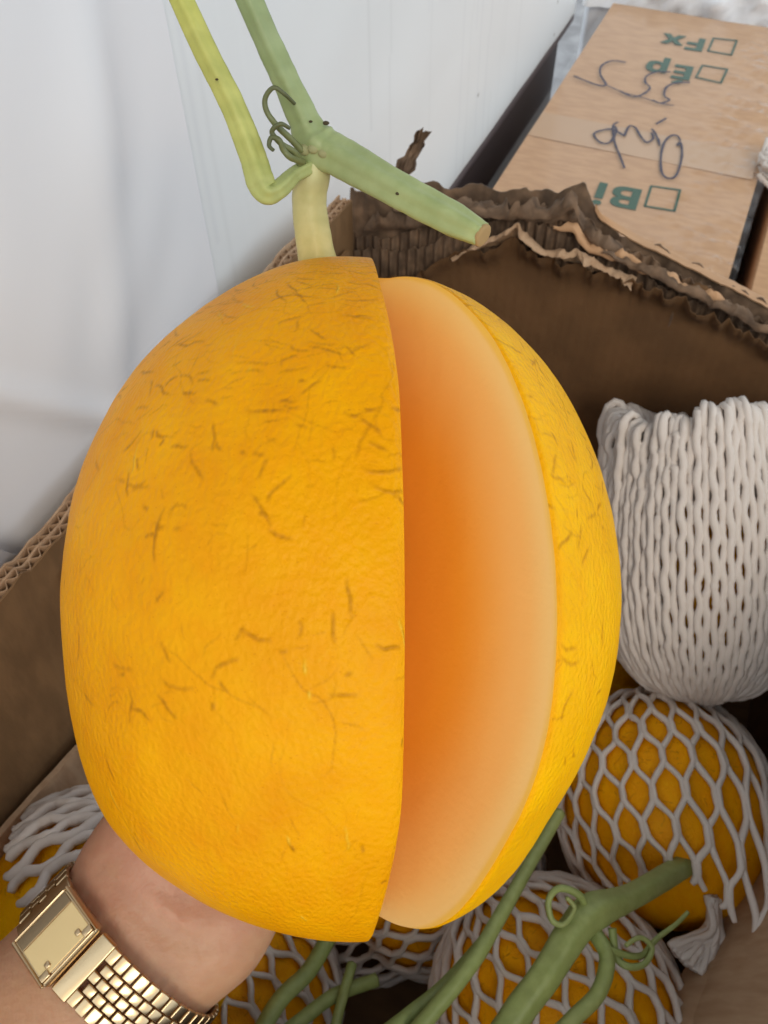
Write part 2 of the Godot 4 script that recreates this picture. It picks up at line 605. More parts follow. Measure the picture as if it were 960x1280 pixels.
	# its neighbour to the right
	var t2 := thing("cardboard_box", "second closed cardboard box at the right edge beside the printed one", "box", BOX_AT, carton_basis())
	var b2 := MB.new()
	b2.box(Vector3(0.43, 0.142, -0.42), Vector3(0.27, 0.283, 0.80), 0.005)
	obj("body", b2, M.card, t2)
	for z0 in [-0.03, -0.43]:
		var f3 := MB.new()
		f3.box(Vector3(0.43, 0.2855, z0 - 0.19), Vector3(0.266, 0.0035, 0.38), 0.001)
		obj("top_flap", f3, M.card, t2)
	# crumpled white foam scrap between the two
	var sc := MB.new()
	for k in 9:
		var p := PackedVector3Array()
		var rr := PackedFloat32Array()
		for i in 14:
			var an := TAU * i / 13.0 + k * 0.7
			p.append(Vector3(0.030 * cos(an) + 0.012 * nz.get_noise_2d(k * 3.0, i * 0.4), 0.014 + 0.010 * nz.get_noise_2d(i * 0.5, k * 5.0) + 0.002 * k, 0.034 * sin(an) + 0.012 * nz.get_noise_2d(i * 0.4, 40.0 + k)))
			rr.append(0.0032)
		sc.tube(p, rr, 6)
	var so := obj("foam_scrap", sc, M.foam)
	so.transform = Transform3D(carton_basis(), BOX_AT + carton_basis() * Vector3(0.302, 0.287, -0.47))
	tag(so, "crumpled white foam scrap in the gap between the closed boxes", "foam scrap")
	# bright white wrapping bunched at the far end of the boxes
	var wr := MB.new()
	wr.grid(70, 24, func(a: float, c: float):
		var x := -0.03 + 0.62 * a as float
		var an := PI * c as float
		var r := 0.06 + 0.022 * nz.get_noise_2d(x * 14.0, c * 3.0) + 0.010 * nz.get_noise_2d(x * 40.0, c * 6.0)
		return Vector3(x, 0.285 + r * sin(an), -0.95 + r * 1.3 * cos(an)), true)
	wr.box(Vector3(0.28, 0.145, -0.95), Vector3(0.62, 0.289, 0.13), 0.01)
	var wo := obj("wrapped_bundle", wr, mat(Color(0.82, 0.82, 0.84), 0.4))
	wo.transform = Transform3D(carton_basis(), BOX_AT)
	tag(wo, "white plastic wrapped bundle at the far end of the printed box", "bundle")

# ---------------------------------------------------------------- the open carton
func open_carton() -> void:
	var t := thing("open_carton", "open brown corrugated carton with torn ragged back edge, full of melons", "box", BOX_AT, carton_basis())
	var W := 0.42
	var L := 0.64
	# floor of the carton
	var fl := MB.new()
	fl.box(Vector3(W / 2, 0.012, L / 2), Vector3(W - 0.002, 0.008, L - 0.002), 0.001)
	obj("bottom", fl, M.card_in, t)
	# back wall: outer liner with a torn top, fluting behind a peeled inner liner
	var outer := [Vector2(-0.02, 0.450), Vector2(0.0065, 0.4547), Vector2(0.03, 0.470), Vector2(0.0494, 0.4737), Vector2(0.096, 0.4754), Vector2(0.1293, 0.4800), Vector2(0.1495, 0.490), Vector2(0.1620, 0.496), Vector2(0.168, 0.484), Vector2(0.1760, 0.4735), Vector2(0.1930, 0.4660), Vector2(0.2233, 0.4575), Vector2(0.2623, 0.4475), Vector2(0.2956, 0.4365), Vector2(0.44, 0.428)]
	var inner := [Vector2(-0.02, 0.40), Vector2(0.0087, 0.4014), Vector2(0.0512, 0.4128), Vector2(0.0754, 0.4327), Vector2(0.1039, 0.4500), Vector2(0.126, 0.4590), Vector2(0.1491, 0.4560), Vector2(0.1724, 0.4500), Vector2(0.1984, 0.4540), Vector2(0.2268, 0.4500), Vector2(0.2665, 0.4400), Vector2(0.3022, 0.4290), Vector2(0.44, 0.422)]
	var jag := func(s: float, k: float) -> float: return 0.005 * nz.get_noise_1d(s * 34.0 + k) + 0.0012 * nz.get_noise_1d(s * 150.0 + k * 2.0)
	var ob := MB.new()
	ob.slab(220, 26, func(a: float, b: float):
		var s := -0.008 + 0.436 * a as float
		var top: float = look(outer, s) + jag.call(s, 3.0)
		var up := pow(b, 0.6) as float
		var z := -0.0075 - 0.010 * pow(up, 14.0) * (0.6 + 1.2 * nz.get_noise_1d(s * 28.0))
		return Vector3(s, lerpf(0.008, top, up), z), Vector3(0, 0, 0.0006))
	obj("outer_liner", ob, M.card_torn, t)
	# the bent back outside flap, in plain card
	var of := MB.new()
	of.slab(90, 8, func(a: float, b: float):
		var s := 0.172 + 0.256 * a as float
		var top: float = look(outer, s) + 0.3 * jag.call(s, 3.0)
		var o := b * 0.030 * smoothstep(0.0, 0.12, a)
		return Vector3(s, top + 0.001 - o * 0.55 + 0.004 * sin(PI * b), -0.010 - o), Vector3(0, 0.0007, 0.0003))
	obj("outer_flap", of, M.card, t)
	for lay in 2:
		var fb := MB.new()
		fb.slab(520, 10, func(a: float, b: float):
			var s := -0.006 + 0.432 * a as float
			var top: float = minf(look(outer, s) - 0.004 - 0.008 * lay, look(inner, s) + 0.022 - 0.010 * lay) + 1.2 * jag.call(s, 17.0 + lay * 9.0)
			var lean: float = 0.006 * pow(b, 3.0) * nz.get_noise_1d(s * 25.0 + lay * 7.0)
			return Vector3(s, lerpf(0.34, top, b), -0.0050 + lay * 0.0032 + 0.0016 * sin(TAU * s / 0.0072) + lean), Vector3(0, 0, 0.0004))
		obj("fluting", fb, M.card_torn, t)
	var ib := MB.new()
	ib.slab(260, 44, func(a: float, b: float):
		var s := -0.004 + 0.428 * a as float
		var top: float = look(inner, s) + 1.2 * jag.call(s, 51.0)
		var up := pow(b, 0.5) as float
		var curl: float = smoothstep(0.93, 1.0, up)
		var wave: float = 0.55 + 1.1 * absf(nz.get_noise_1d(s * 34.0 + 5.0)) + 0.4 * nz.get_noise_1d(s * 90.0)
		var y: float = lerpf(0.016, top, up) - 0.004 * curl * curl * wave
		return Vector3(s, y, 0.0016 + 0.00010 * sin(TAU * s / 0.0072) + 0.0012 * nz.get_noise_2d(s * 9.0, up * 2.0) + 0.013 * pow(curl, 1.6) * wave), Vector3(0, 0, 0.0005))
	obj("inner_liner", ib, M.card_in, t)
	# pale lip where the inner liner peels forward
	var lp := MB.new()
	lp.slab(100, 14, func(a: float, b: float):
		var s: float = 0.085 + 0.125 * a
		var wave: float = 0.6 + 1.0 * absf(nz.get_noise_1d(s * 26.0 + 5.0)) + 0.35 * nz.get_noise_1d(s * 80.0)
		var hgt: float = (0.013 + 0.008 * nz.get_noise_1d(s * 20.0 + 70.0)) * (smoothstep(0.0, 0.25, a) * smoothstep(0.0, 0.3, 1.0 - a))
		var y: float = look(inner, s) + 1.2 * jag.call(s, 51.0) - 0.006 + hgt * sin(b * 2.3)
		return Vector3(s + 0.003 * nz.get_noise_2d(s * 40.0, b), y, 0.003 + 0.014 * b * wave + 0.003 * nz.get_noise_2d(s * 70.0, b * 1.5)), Vector3(0, 0.0004, 0.0003))
	obj("torn_lip", lp, M.card_pale, t)
	# crumpled strips of liner and medium running along the tear
	for k in 7:
		var s0: float = [0.010, 0.035, 0.090, 0.130, 0.150, 0.185, 0.230][k]
		var s1: float = [0.075, 0.120, 0.165, 0.200, 0.280, 0.420, 0.420][k]
		var mixf: float = [0.55, 0.80, 0.85, 0.60, 0.45, 0.75, 0.35][k]
		var wd: float = [0.014, 0.010, 0.012, 0.011, 0.007, 0.007, 0.006][k]
		var kk := k * 13.0
		var sb := MB.new()
		sb.slab(int((s1 - s0) * 700.0), 8, func(a: float, b: float):
			var s: float = lerpf(s0, s1, a)
			var taper: float = smoothstep(0.0, 0.12, a) * smoothstep(0.0, 0.12, 1.0 - a)
			var an: float = 0.9 + 1.5 * nz.get_noise_1d(s * 30.0 + kk) + b * (1.2 + 1.4 * nz.get_noise_1d(s * 18.0 + kk + 50.0))
			var r: float = wd * b * (0.35 + 0.65 * taper) * (1.0 + 0.5 * nz.get_noise_1d(s * 110.0 + kk))
			var y: float = lerpf(look(inner, s), look(outer, s), mixf) - 0.003 + 0.004 * nz.get_noise_1d(s * 45.0 + kk)
			return Vector3(s + 0.002 * nz.get_noise_2d(s * 90.0, b * 2.0 + kk), y + r * sin(an), 0.001 + 0.004 * (k % 3) + r * cos(an)), Vector3(0, 0.0003, 0.0003))
		obj("torn_strip", sb, M.card if k == 4 else (M.card_in if k == 6 else M.card_torn), t)
	# scrap standing up from the corner
	var scb := MB.new()
	scb.slab(14, 18, func(a: float, b: float):
		var wdt: float = 0.017 * (0.75 + 0.5 * nz.get_noise_1d(b * 6.0)) * (1.1 - 0.4 * b)
		return Vector3(0.026 + wdt * (a - 0.5) + 0.020 * b, 0.452 + 0.052 * b + 0.004 * nz.get_noise_2d(a * 4.0, b * 4.0), -0.012 + 0.008 * sin(b * 5.0) + 0.006 * nz.get_noise_2d(a * 5.0, 9.0 + b * 3.0)), Vector3(0, 0, 0.0006))
	obj("torn_scrap", scb, M.card_torn, t)
	# left wall: three liners with two rows of open flutes between them
	var ltop := func(z: float) -> float: return 0.463 + 0.004 * smoothstep(0.366, 0.372, z) + 0.0016 * nz.get_noise_1d(z * 40.0) - 0.008 * smoothstep(0.10, 0.0, z)
	for k in 3:
		var lb := MB.new()
		var x := -0.0100 + 0.0048 * k
		lb.slab(150, 12, func(a: float, b: float):
			var z := L * a as float
			return Vector3(x + 0.0006 * nz.get_noise_1d(z * 50.0 + k * 7.0), lerpf(0.010, ltop.call(z) - 0.001 * k + 0.0008 * nz.get_noise_1d(z * 90.0 + k * 20.0), b), z), Vector3(0.0006, 0, 0))
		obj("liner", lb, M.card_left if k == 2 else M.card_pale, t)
	for k in 2:
		var fb := MB.new()
		var x2 := -0.0076 + 0.0048 * k
		fb.slab(700, 2, func(a: float, b: float):
			var z := L * a as float
			return Vector3(x2 + 0.0017 * sin(TAU * z / 0.0078 + k * 1.7), lerpf(0.42, ltop.call(z) - 0.0015, b), z), Vector3(0.0003, 0, 0))
		obj("fluting", fb, M.card_pale, t)
	# fold creases and a second flap pressed against the left wall inside
	var fp := MB.new()
	fp.slab(60, 14, func(a: float, b: float):
		var z := lerpf(0.335, 0.54, a) as float
		var top := lerpf(0.325, 0.378, a) as float
		var bot := lerpf(0.235, 0.305, a) as float
		return Vector3(0.010 + 0.014 * (1.0 - b) + 0.002 * nz.get_noise_2d(z * 12.0, b), lerpf(bot, top, b), z), Vector3(0.0016, 0, 0))
	obj("inner_flap", fp, M.card_pale, t)
	var fp2 := MB.new()
	fp2.slab(30, 14, func(a: float, b: float):
		var z := lerpf(0.02, 0.352, a) as float
		return Vector3(0.0048 + 0.006 * exp(-pow((z - 0.335 + 0.02 * b) / 0.006, 2.0)) + 0.004 * sin(b * PI) + 0.001 * nz.get_noise_2d(z * 12.0, b), lerpf(0.25, 0.445 - 0.02 * (1.0 - a), b), z), Vector3(0.0014, 0, 0))
	obj("inner_flap", fp2, M.card_left, t)
	# right wall and front wall
	var rb := MB.new()
	rb.slab(60, 30, func(a: float, b: float):
		var z := L * a as float
		var y := lerpf(0.010, 0.45, b) as float
		return Vector3(W + 0.004 + 0.003 * nz.get_noise_2d(z * 7.0, y * 5.0) - 0.004 * exp(-pow((y - 0.13 + 0.3 * (z - 0.45)) / 0.006, 2.0)), y, z), Vector3(0.004, 0, 0))
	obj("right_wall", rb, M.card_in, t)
	# flap sagging inwards from the right wall, creased across
	var rf := MB.new()
	rf.slab(40, 20, func(a: float, b: float):
		var z := lerpf(0.215, 0.56, a) as float
		var foot := lerpf(0.395, 0.300, smoothstep(0.0, 1.0, a)) as float
		var q := Vector3(foot, 0.175 + 0.06 * a, z).lerp(Vector3(W - 0.003, 0.30, z), b)
		q.y += 0.003 * nz.get_noise_2d(z * 9.0, b * 2.0) - 0.004 * exp(-pow((b - 0.35 - 0.5 * (a - 0.6)) / 0.03, 2.0))
		return q, Vector3(0.0008, 0.0014, 0))
	obj("inner_flap", rf, M.card_pale, t)
	var wb := MB.new()
	wb.box(Vector3(W / 2, 0.225, L + 0.005), Vector3(W + 0.016, 0.43, 0.008), 0.002)
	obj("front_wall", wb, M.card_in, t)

# ---------------------------------------------------------------- melons in the carton
func whole_melon(mb: MB, R: float, H: float) -> void:
	mb.grid(64, 40, func(a: float, b: float):
		var th := PI * (1.0 - b)
		var ph := TAU * a
		var r := R * pow(maxf(sin(th), 0.0), 0.94) * (1.0 + 0.012 * nz.get_noise_2d(cos(ph) * 2.0 + 5.0, sin(ph) * 2.0 + b * 2.0))
		return Vector3(r * cos(ph), H * cos(th), -r * sin(ph)), false)
	for i in mb.uv.size():
		mb.uv[i].y = 1.0 - mb.uv[i].y

# foam net: zigzag strands that touch their neighbours in turn; prof is (radius, y) from end to end
func net(prof: Array, strands: int, half_cells: int, sr: float, amp: float, sd: float, flap = null) -> MB:
	var mb := MB.new()
	var curve := PackedVector3Array()
	for q in prof:
		curve.append(Vector3(q.x, q.y, 0))
	curve = cr(curve, 12)
	var run := PackedFloat32Array([0.0])
	for i in curve.size() - 1:
		run.append(run[i] + (curve[i + 1] - curve[i]).length())
	var total := run[run.size() - 1]
	var seg := 7 if half_cells < 12 else 4
	var n := half_cells * seg
	var rows := PackedVector3Array()
	var nor := PackedVector3Array()
	var j := 0
	for i in n + 1:
		var w := total * i / n
		while j < run.size() - 2 and run[j + 1] < w:
			j += 1
		var f := (w - run[j]) / maxf(run[j + 1] - run[j], 1e-6)
		rows.append(curve[j].lerp(curve[j + 1], f))
		var tg := (curve[j + 1] - curve[j]).normalized()
		nor.append(Vector3(tg.y, -tg.x, 0))
	if nor[n / 2].x < 0.0:
		for i in n + 1:
			nor[i] = -nor[i]
	for s in strands:
		var sgn := 1.0 if s % 2 == 0 else -1.0
		var path := PackedVector3Array()
		var rad := PackedFloat32Array()
		for i in n + 1:
			var m := float(i) / seg
			var wv := clampf(1.35 * sin(PI * m), -1.0, 1.0)
			var u := (s + sgn * wv * amp + 0.22 * nz.get_noise_3d(s * 0.35, m * 0.45, sd)) / strands
			var an := TAU * u
			var p := rows[i]
			var bump := 0.0016 * nz.get_noise_3d(cos(an) * 3.0, sin(an) * 3.0 + m * 0.2, sd + 7.0)
			var q := p + nor[i] * (sr * 0.75 + bump + (0.0008 if sgn > 0.0 else 0.0))
			var pos := Vector3(q.x * cos(an), q.y + 0.004 * nz.get_noise_3d(cos(an) * 2.0, sin(an) * 2.0, sd + m * 0.1), -q.x * sin(an))
			if flap != null:
				pos = flap.call(pos, float(i) / n, an)
			path.append(pos)
			rad.append(sr * (0.92 + 0.25 * nz.get_noise_2d(m * 1.5, s * 4.0 + sd)) * (0.75 if i == 0 or i == n else 1.0))
		mb.tube(path, rad, 8, PackedColorArray(), 0.12, 2)
	return mb

func aim(axis: Vector3, roll := 0.0) -> Basis:          # basis whose y runs along axis
	var y := axis.normalized()
	var x := y.cross(Vector3.BACK).normalized()
	return Basis(x, y, x.cross(y)) * Basis(Vector3.UP, roll)

func green(pts: PackedVector3Array, radii: PackedFloat32Array, c0: Color, c1: Color, parent: Node, called := "stem", per := 10, sides := 12, ridge := 0.07) -> MeshInstance3D:
	var p := cr(pts, per)
	var r := crf(radii, per)
	var cols := PackedColorArray()
	for i in p.size():
		var f := float(i) / (p.size() - 1)
		var n := nz.get_noise_1d(i * 0.09 + q_seed)
		cols.append(c0.lerp(c1, f) * (1.0 + 0.12 * n))
		r[i] *= 1.0 + 0.035 * nz.get_noise_1d(i * 0.2 + 90.0 + q_seed)
	q_seed += 17.0
	var b := MB.new()
	b.tube(p, r, sides, cols, ridge, 5)
	return obj(called, b, M.vine, parent)

func melon_thing(label: String, at: Vector3, axis: Vector3, R: float, H: float, roll := 0.0) -> Node3D:
	var t := thing("melon", label, "melon", at, aim(axis, roll), "melons packed in the carton")
	var b := MB.new()
	whole_melon(b, R, H)
	obj("rind", b, M.rind, t)
	return t

func sleeve(label: String, mb: MB, at: Vector3, axis: Vector3, roll := 0.0) -> MeshInstance3D:
	var o := obj("foam_sleeve", mb, M.foam)
	o.transform = Transform3D(aim(axis, roll), at)
	tag(o, label, "foam sleeve", "foam net sleeves on the melons in the carton")
	return o

func ellipse_prof(R: float, H: float, from: float, to: float, n := 10) -> Array:
	var out := []
	for i in n + 1:
		var th := deg_to_rad(lerpf(from, to, float(i) / n))
		out.append(Vector2(R * pow(sin(th), 0.94), H * cos(th)))
	return out

func carton_melons() -> void:
	var G0 := Color(0.27, 0.33, 0.11)
	var G1 := Color(0.36, 0.41, 0.15)
	# 1: inside the tall bunched sleeve by the back wall
	var p1 := Vector3(0.2209, 0.3071, -0.3771)
	var ax1: Vector3 = TILT * Vector3(-0.04, 1.0, 0.10)
	var m1 := melon_thing("melon hidden inside the tall bunched white sleeve by the back wall", p1 - ax1.normalized() * 0.020, ax1, 0.064, 0.078)
	var pr1 := [Vector2(0.020, -0.098), Vector2(0.045, -0.083), Vector2(0.063, -0.052), Vector2(0.0685, -0.012), Vector2(0.0675, 0.025), Vector2(0.063, 0.060), Vector2(0.060, 0.080), Vector2(0.0585, 0.090), Vector2(0.0550, 0.094), Vector2(0.050, 0.089), Vector2(0.049, 0.07), Vector2(0.050, 0.04)]
	var lobe := func(p: Vector3, _f: float, an: float) -> Vector3:
		var up := smoothstep(0.02, 0.10, p.y)
		var side := exp(-pow(angle_difference(an, -0.55) / 0.42, 2.0))
		var q := p + Vector3(0.8, 0.10, 0.45) * 0.030 * side * up
		q.y += 0.005 * up * sin(an * 3.0 + 0.6) + 0.009 * up * nz.get_noise_1d(an * 5.0)
		q += Vector3(cos(an), 0, -sin(an)) * 0.006 * up * nz.get_noise_1d(an * 9.0 + 20.0)
		return q
	sleeve("thick white bunched foam sleeve with an open gathered top, by the back wall", net(pr1, 92, 24, 0.0031, 0.16, 3.0, lobe), p1, ax1, 0.3)
	m1.set_meta("label", "melon wrapped inside the tall thick white bunched sleeve")
	# 2: right, open mesh, bare stem end towards the front
	var p2 := Vector3(0.1958, 0.1920, -0.2400)
	var ax2: Vector3 = TILT * Vector3(-0.04, 1.0, -0.62)
	var m2 := melon_thing("orange melon on the right with a bare end and thick green stem", p2, ax2, 0.070, 0.078, 1.0)
	var pr2 := ellipse_prof(0.0715, 0.0795, 6.0, 131.0)
	var hang := func(p: Vector3, f: float, an: float) -> Vector3:
		var side := exp(-pow(angle_difference(an, -0.55) / 0.62, 2.0))
		return p + Vector3(-0.006, -0.060, 0.006) * side * pow(smoothstep(0.45, 1.0, f), 1.3)
	var s2 := net(pr2, 46, 8, 0.0023, 0.42, 11.0, hang)
	# its loose end, gathered like a fan below the bare end of the melon
	s2.xf = Transform3D(aim(ax2), p2).affine_inverse()
	for k in 30:
		var f := k / 29.0
		var root := Vector3(0.2010, 0.228, -0.1700).lerp(Vector3(0.2080, 0.219, -0.1760), f) + Vector3(0.004, 0.003, 0.004) * nz.get_noise_1d(k * 1.3)
		var mid := Vector3(0.2010, 0.2140, -0.1560).lerp(Vector3(0.2100, 0.2060, -0.1560), f)
		var tip := Vector3(0.1730, 0.2200, -0.1440).lerp(Vector3(0.2090, 0.2090, -0.1300), f) + Vector3(0.005, 0.004, 0.005) * nz.get_noise_1d(k * 0.9 + 30.0) + Vector3(0, -0.006, 0.006) * sin(PI * f)
		var pp := cr(PackedVector3Array([root, mid + Vector3(0, 0.004, 0.003) * sin(k * 1.9), mid.lerp(tip, 0.55) + Vector3(0, 0.003, 0.002) * sin(k * 2.3), tip]), 5)
		var rr := PackedFloat32Array()
		for q in pp.size():
			rr.append(0.0021 + 0.0004 * sin(q * 1.1 + k))
		s2.tube(pp, rr, 6)
	sleeve("pale open mesh foam sleeve on the melon at the right, ragged hem hanging loose", s2, p2, ax2)
	green(PackedVector3Array([Vector3(0.2355, 0.1995, -0.2177), Vector3(0.2075, 0.2175, -0.2003), Vector3(0.1829, 0.2388, -0.1837), Vector3(0.1421, 0.2695, -0.1580), Vector3(0.1138, 0.2878, -0.1442), Vector3(0.1007, 0.2915, -0.1330), Vector3(0.0835, 0.2896, -0.1120), Vector3(0.0701, 0.2856, -0.0979), Vector3(0.0528, 0.2778, -0.0778)]),
		PackedFloat32Array([0.0075, 0.0072, 0.0068, 0.0068, 0.0095, 0.0088, 0.0080, 0.0078, 0.0076]), G1, G0, m2, "stem", 12, 20).global_transform = Transform3D()
	var curls := [
		PackedVector3Array([Vector3(0.1176, 0.2872, -0.1402), Vector3(0.1148, 0.2888, -0.1297), Vector3(0.1237, 0.2868, -0.1243), Vector3(0.1386, 0.2778, -0.1244), Vector3(0.1466, 0.2766, -0.1308), Vector3(0.1525, 0.2740, -0.1355), Vector3(0.1630, 0.2730, -0.1420), Vector3(0.1714, 0.2720, -0.1486)]),
		PackedVector3Array([Vector3(0.1111, 0.2886, -0.1419), Vector3(0.1056, 0.3008, -0.1487), Vector3(0.0943, 0.3067, -0.1510), Vector3(0.0877, 0.3057, -0.1452), Vector3(0.0890, 0.3010, -0.1365), Vector3(0.0950, 0.3017, -0.1343), Vector3(0.1013, 0.3029, -0.1419), Vector3(0.0971, 0.3065, -0.1462)]),
		PackedVector3Array([Vector3(0.1234, 0.2876, -0.1360), Vector3(0.1243, 0.2833, -0.1231), Vector3(0.1299, 0.2830, -0.1181), Vector3(0.1393, 0.2805, -0.1199), Vector3(0.1451, 0.2806, -0.1278), Vector3(0.1386, 0.2842, -0.1321), Vector3(0.1294, 0.2868, -0.1274)]),
		PackedVector3Array([Vector3(0.1135, 0.2862, -0.1344), Vector3(0.1179, 0.2879, -0.1240), Vector3(0.1162, 0.2887, -0.1141), Vector3(0.1100, 0.2862, -0.1034), Vector3(0.0985, 0.2852, -0.0944), Vector3(0.0873, 0.2844, -0.0856)])]
	for k in 4:
		var rr := PackedFloat32Array()
		for i in curls[k].size():
			rr.append(0.0042 if k == 3 else lerpf(0.0023, 0.0010, float(i) / curls[k].size()))
		green(curls[k], rr, G0, G1 * 0.9, m2, "shoot" if k == 3 else "tendril", 10, 9, 0.04).global_transform = Transform3D()
	# 3: bottom right
	var p3 := Vector3(0.1111, 0.1664, -0.1162)
	var ax3: Vector3 = TILT * Vector3(-0.55, 0.75, -0.50)
	melon_thing("melon under open mesh at the bottom edge beneath the thick stem", p3, ax3, 0.074, 0.080, 2.0)
	sleeve("open mesh foam sleeve on the melon at the bottom edge under the thick stem", net(ellipse_prof(0.0755, 0.0815, 5.0, 160.0), 46, 10, 0.0024, 0.41, 23.0), p3, ax3)
	# 4: behind the held melon, sleeve end hanging loose
	var p4 := Vector3(0.0420, 0.1030, -0.2250)
	var ax4: Vector3 = TILT * Vector3(0.75, 0.55, 0.30)
	var m4 := melon_thing("melon in mesh just below the held melon, partly hidden", p4, ax4, 0.068, 0.074, 0.5)
	var pr4 := ellipse_prof(0.0695, 0.0755, 15.0, 135.0)
	pr4.append(Vector2(0.050, -0.070))
	pr4.append(Vector2(0.046, -0.088))
	sleeve("foam sleeve with a long ribbed white end, just below the held melon", net(pr4, 46, 10, 0.0025, 0.37, 37.0), p4, ax4)
	green(PackedVector3Array([Vector3(0.1092, 0.2591, -0.2110), Vector3(0.0862, 0.2639, -0.1778), Vector3(0.0641, 0.2691, -0.1452), Vector3(0.0455, 0.2736, -0.1195), Vector3(0.0147, 0.2672, -0.0884)]), PackedFloat32Array([0.0036, 0.0039, 0.0042, 0.0044, 0.0046]), G1, G0, m4).global_transform = Transform3D()
	green(PackedVector3Array([Vector3(0.0607, 0.2526, -0.1410), Vector3(0.0354, 0.2570, -0.1152), Vector3(0.0107, 0.2612, -0.0969), Vector3(-0.0064, 0.2587, -0.0861)]), PackedFloat32Array([0.0042, 0.0046, 0.0045, 0.0045]), G0, G0 * 0.9, m4).global_transform = Transform3D()
	# 5: bottom, right of the wrist
	var p5 := Vector3(-0.1039, 0.0871, -0.1460)
	var ax5: Vector3 = TILT * Vector3(-0.6, 0.8, 0.0)
	var m5 := melon_thing("melon in yellowish mesh low in the carton beside the wrist", p5, ax5, 0.068, 0.072, 3.0)
	sleeve("open mesh foam sleeve low in the carton beside the wrist", net(ellipse_prof(0.0695, 0.0735, 6.0, 165.0), 42, 9, 0.0023, 0.41, 53.0), p5, ax5)
	var g5 := [PackedVector3Array([Vector3(-0.0356, 0.1774, -0.1604), Vector3(-0.0484, 0.1788, -0.1387), Vector3(-0.0645, 0.1841, -0.1217), Vector3(-0.0779, 0.1797, -0.1008)]),
		PackedVector3Array([Vector3(-0.0052, 0.1589, -0.1383), Vector3(-0.0306, 0.1696, -0.1277), Vector3(-0.0476, 0.1727, -0.1159), Vector3(-0.0664, 0.1739, -0.1017)]),
		PackedVector3Array([Vector3(-0.0207, 0.1711, -0.1451), Vector3(-0.0253, 0.1762, -0.1278), Vector3(-0.0323, 0.1682, -0.1027)])]
	for k in 3:
		var rr := PackedFloat32Array()
		for i in g5[k].size():
			rr.append([0.0054, 0.0045, 0.0033][k])
		green(g5[k], rr, G0, G1, m5).global_transform = Transform3D()
	# 6: left, under the wrist, net pulled back
	var p6 := Vector3(-0.1441, 0.3209, -0.1291)
	var ax6: Vector3 = TILT * Vector3(0.55, 0.80, 0.10)
	melon_thing("orange melon at the left under the wrist, mostly out of its net", p6, ax6, 0.060, 0.064, 4.0)
	sleeve("white foam sleeve pulled half off the melon under the wrist", net(ellipse_prof(0.0618, 0.0658, 10.0, 72.0), 46, 5, 0.0031, 0.30, 71.0), p6, ax6)
	# the layer below that carries them, seen only through gaps
	var low := [[Vector3(-0.125, 0.092, -0.255), "melon deep in the carton's left back, under the others"], [Vector3(-0.158, 0.195, -0.150), "melon wedged beneath the left melon under the wrist"], [Vector3(0.160, 0.095, -0.375), "melon deep in the carton below the bunched sleeve"], [Vector3(0.05, 0.092, -0.38), "melon deep in the carton's back middle"]]
	for q in low:
		melon_thing(q[1], q[0], Vector3(0.4, 1.0, 0.3), 0.066, 0.072, q[0].x * 40.0)

# ---------------------------------------------------------------- the held melon
const MELON_AT := Vector3(-0.0133, 0.5519, -0.1711)
const RR := 0.0905
const HH := 0.1090

func centre_x(y: float) -> float:
	var t := y / HH
	return 0.0015 * smoothstep(0.55, 1.0, t) - 0.0050 * smoothstep(0.1, 0.75, -t) + 0.0095 * smoothstep(0.55, 1.0, -t)

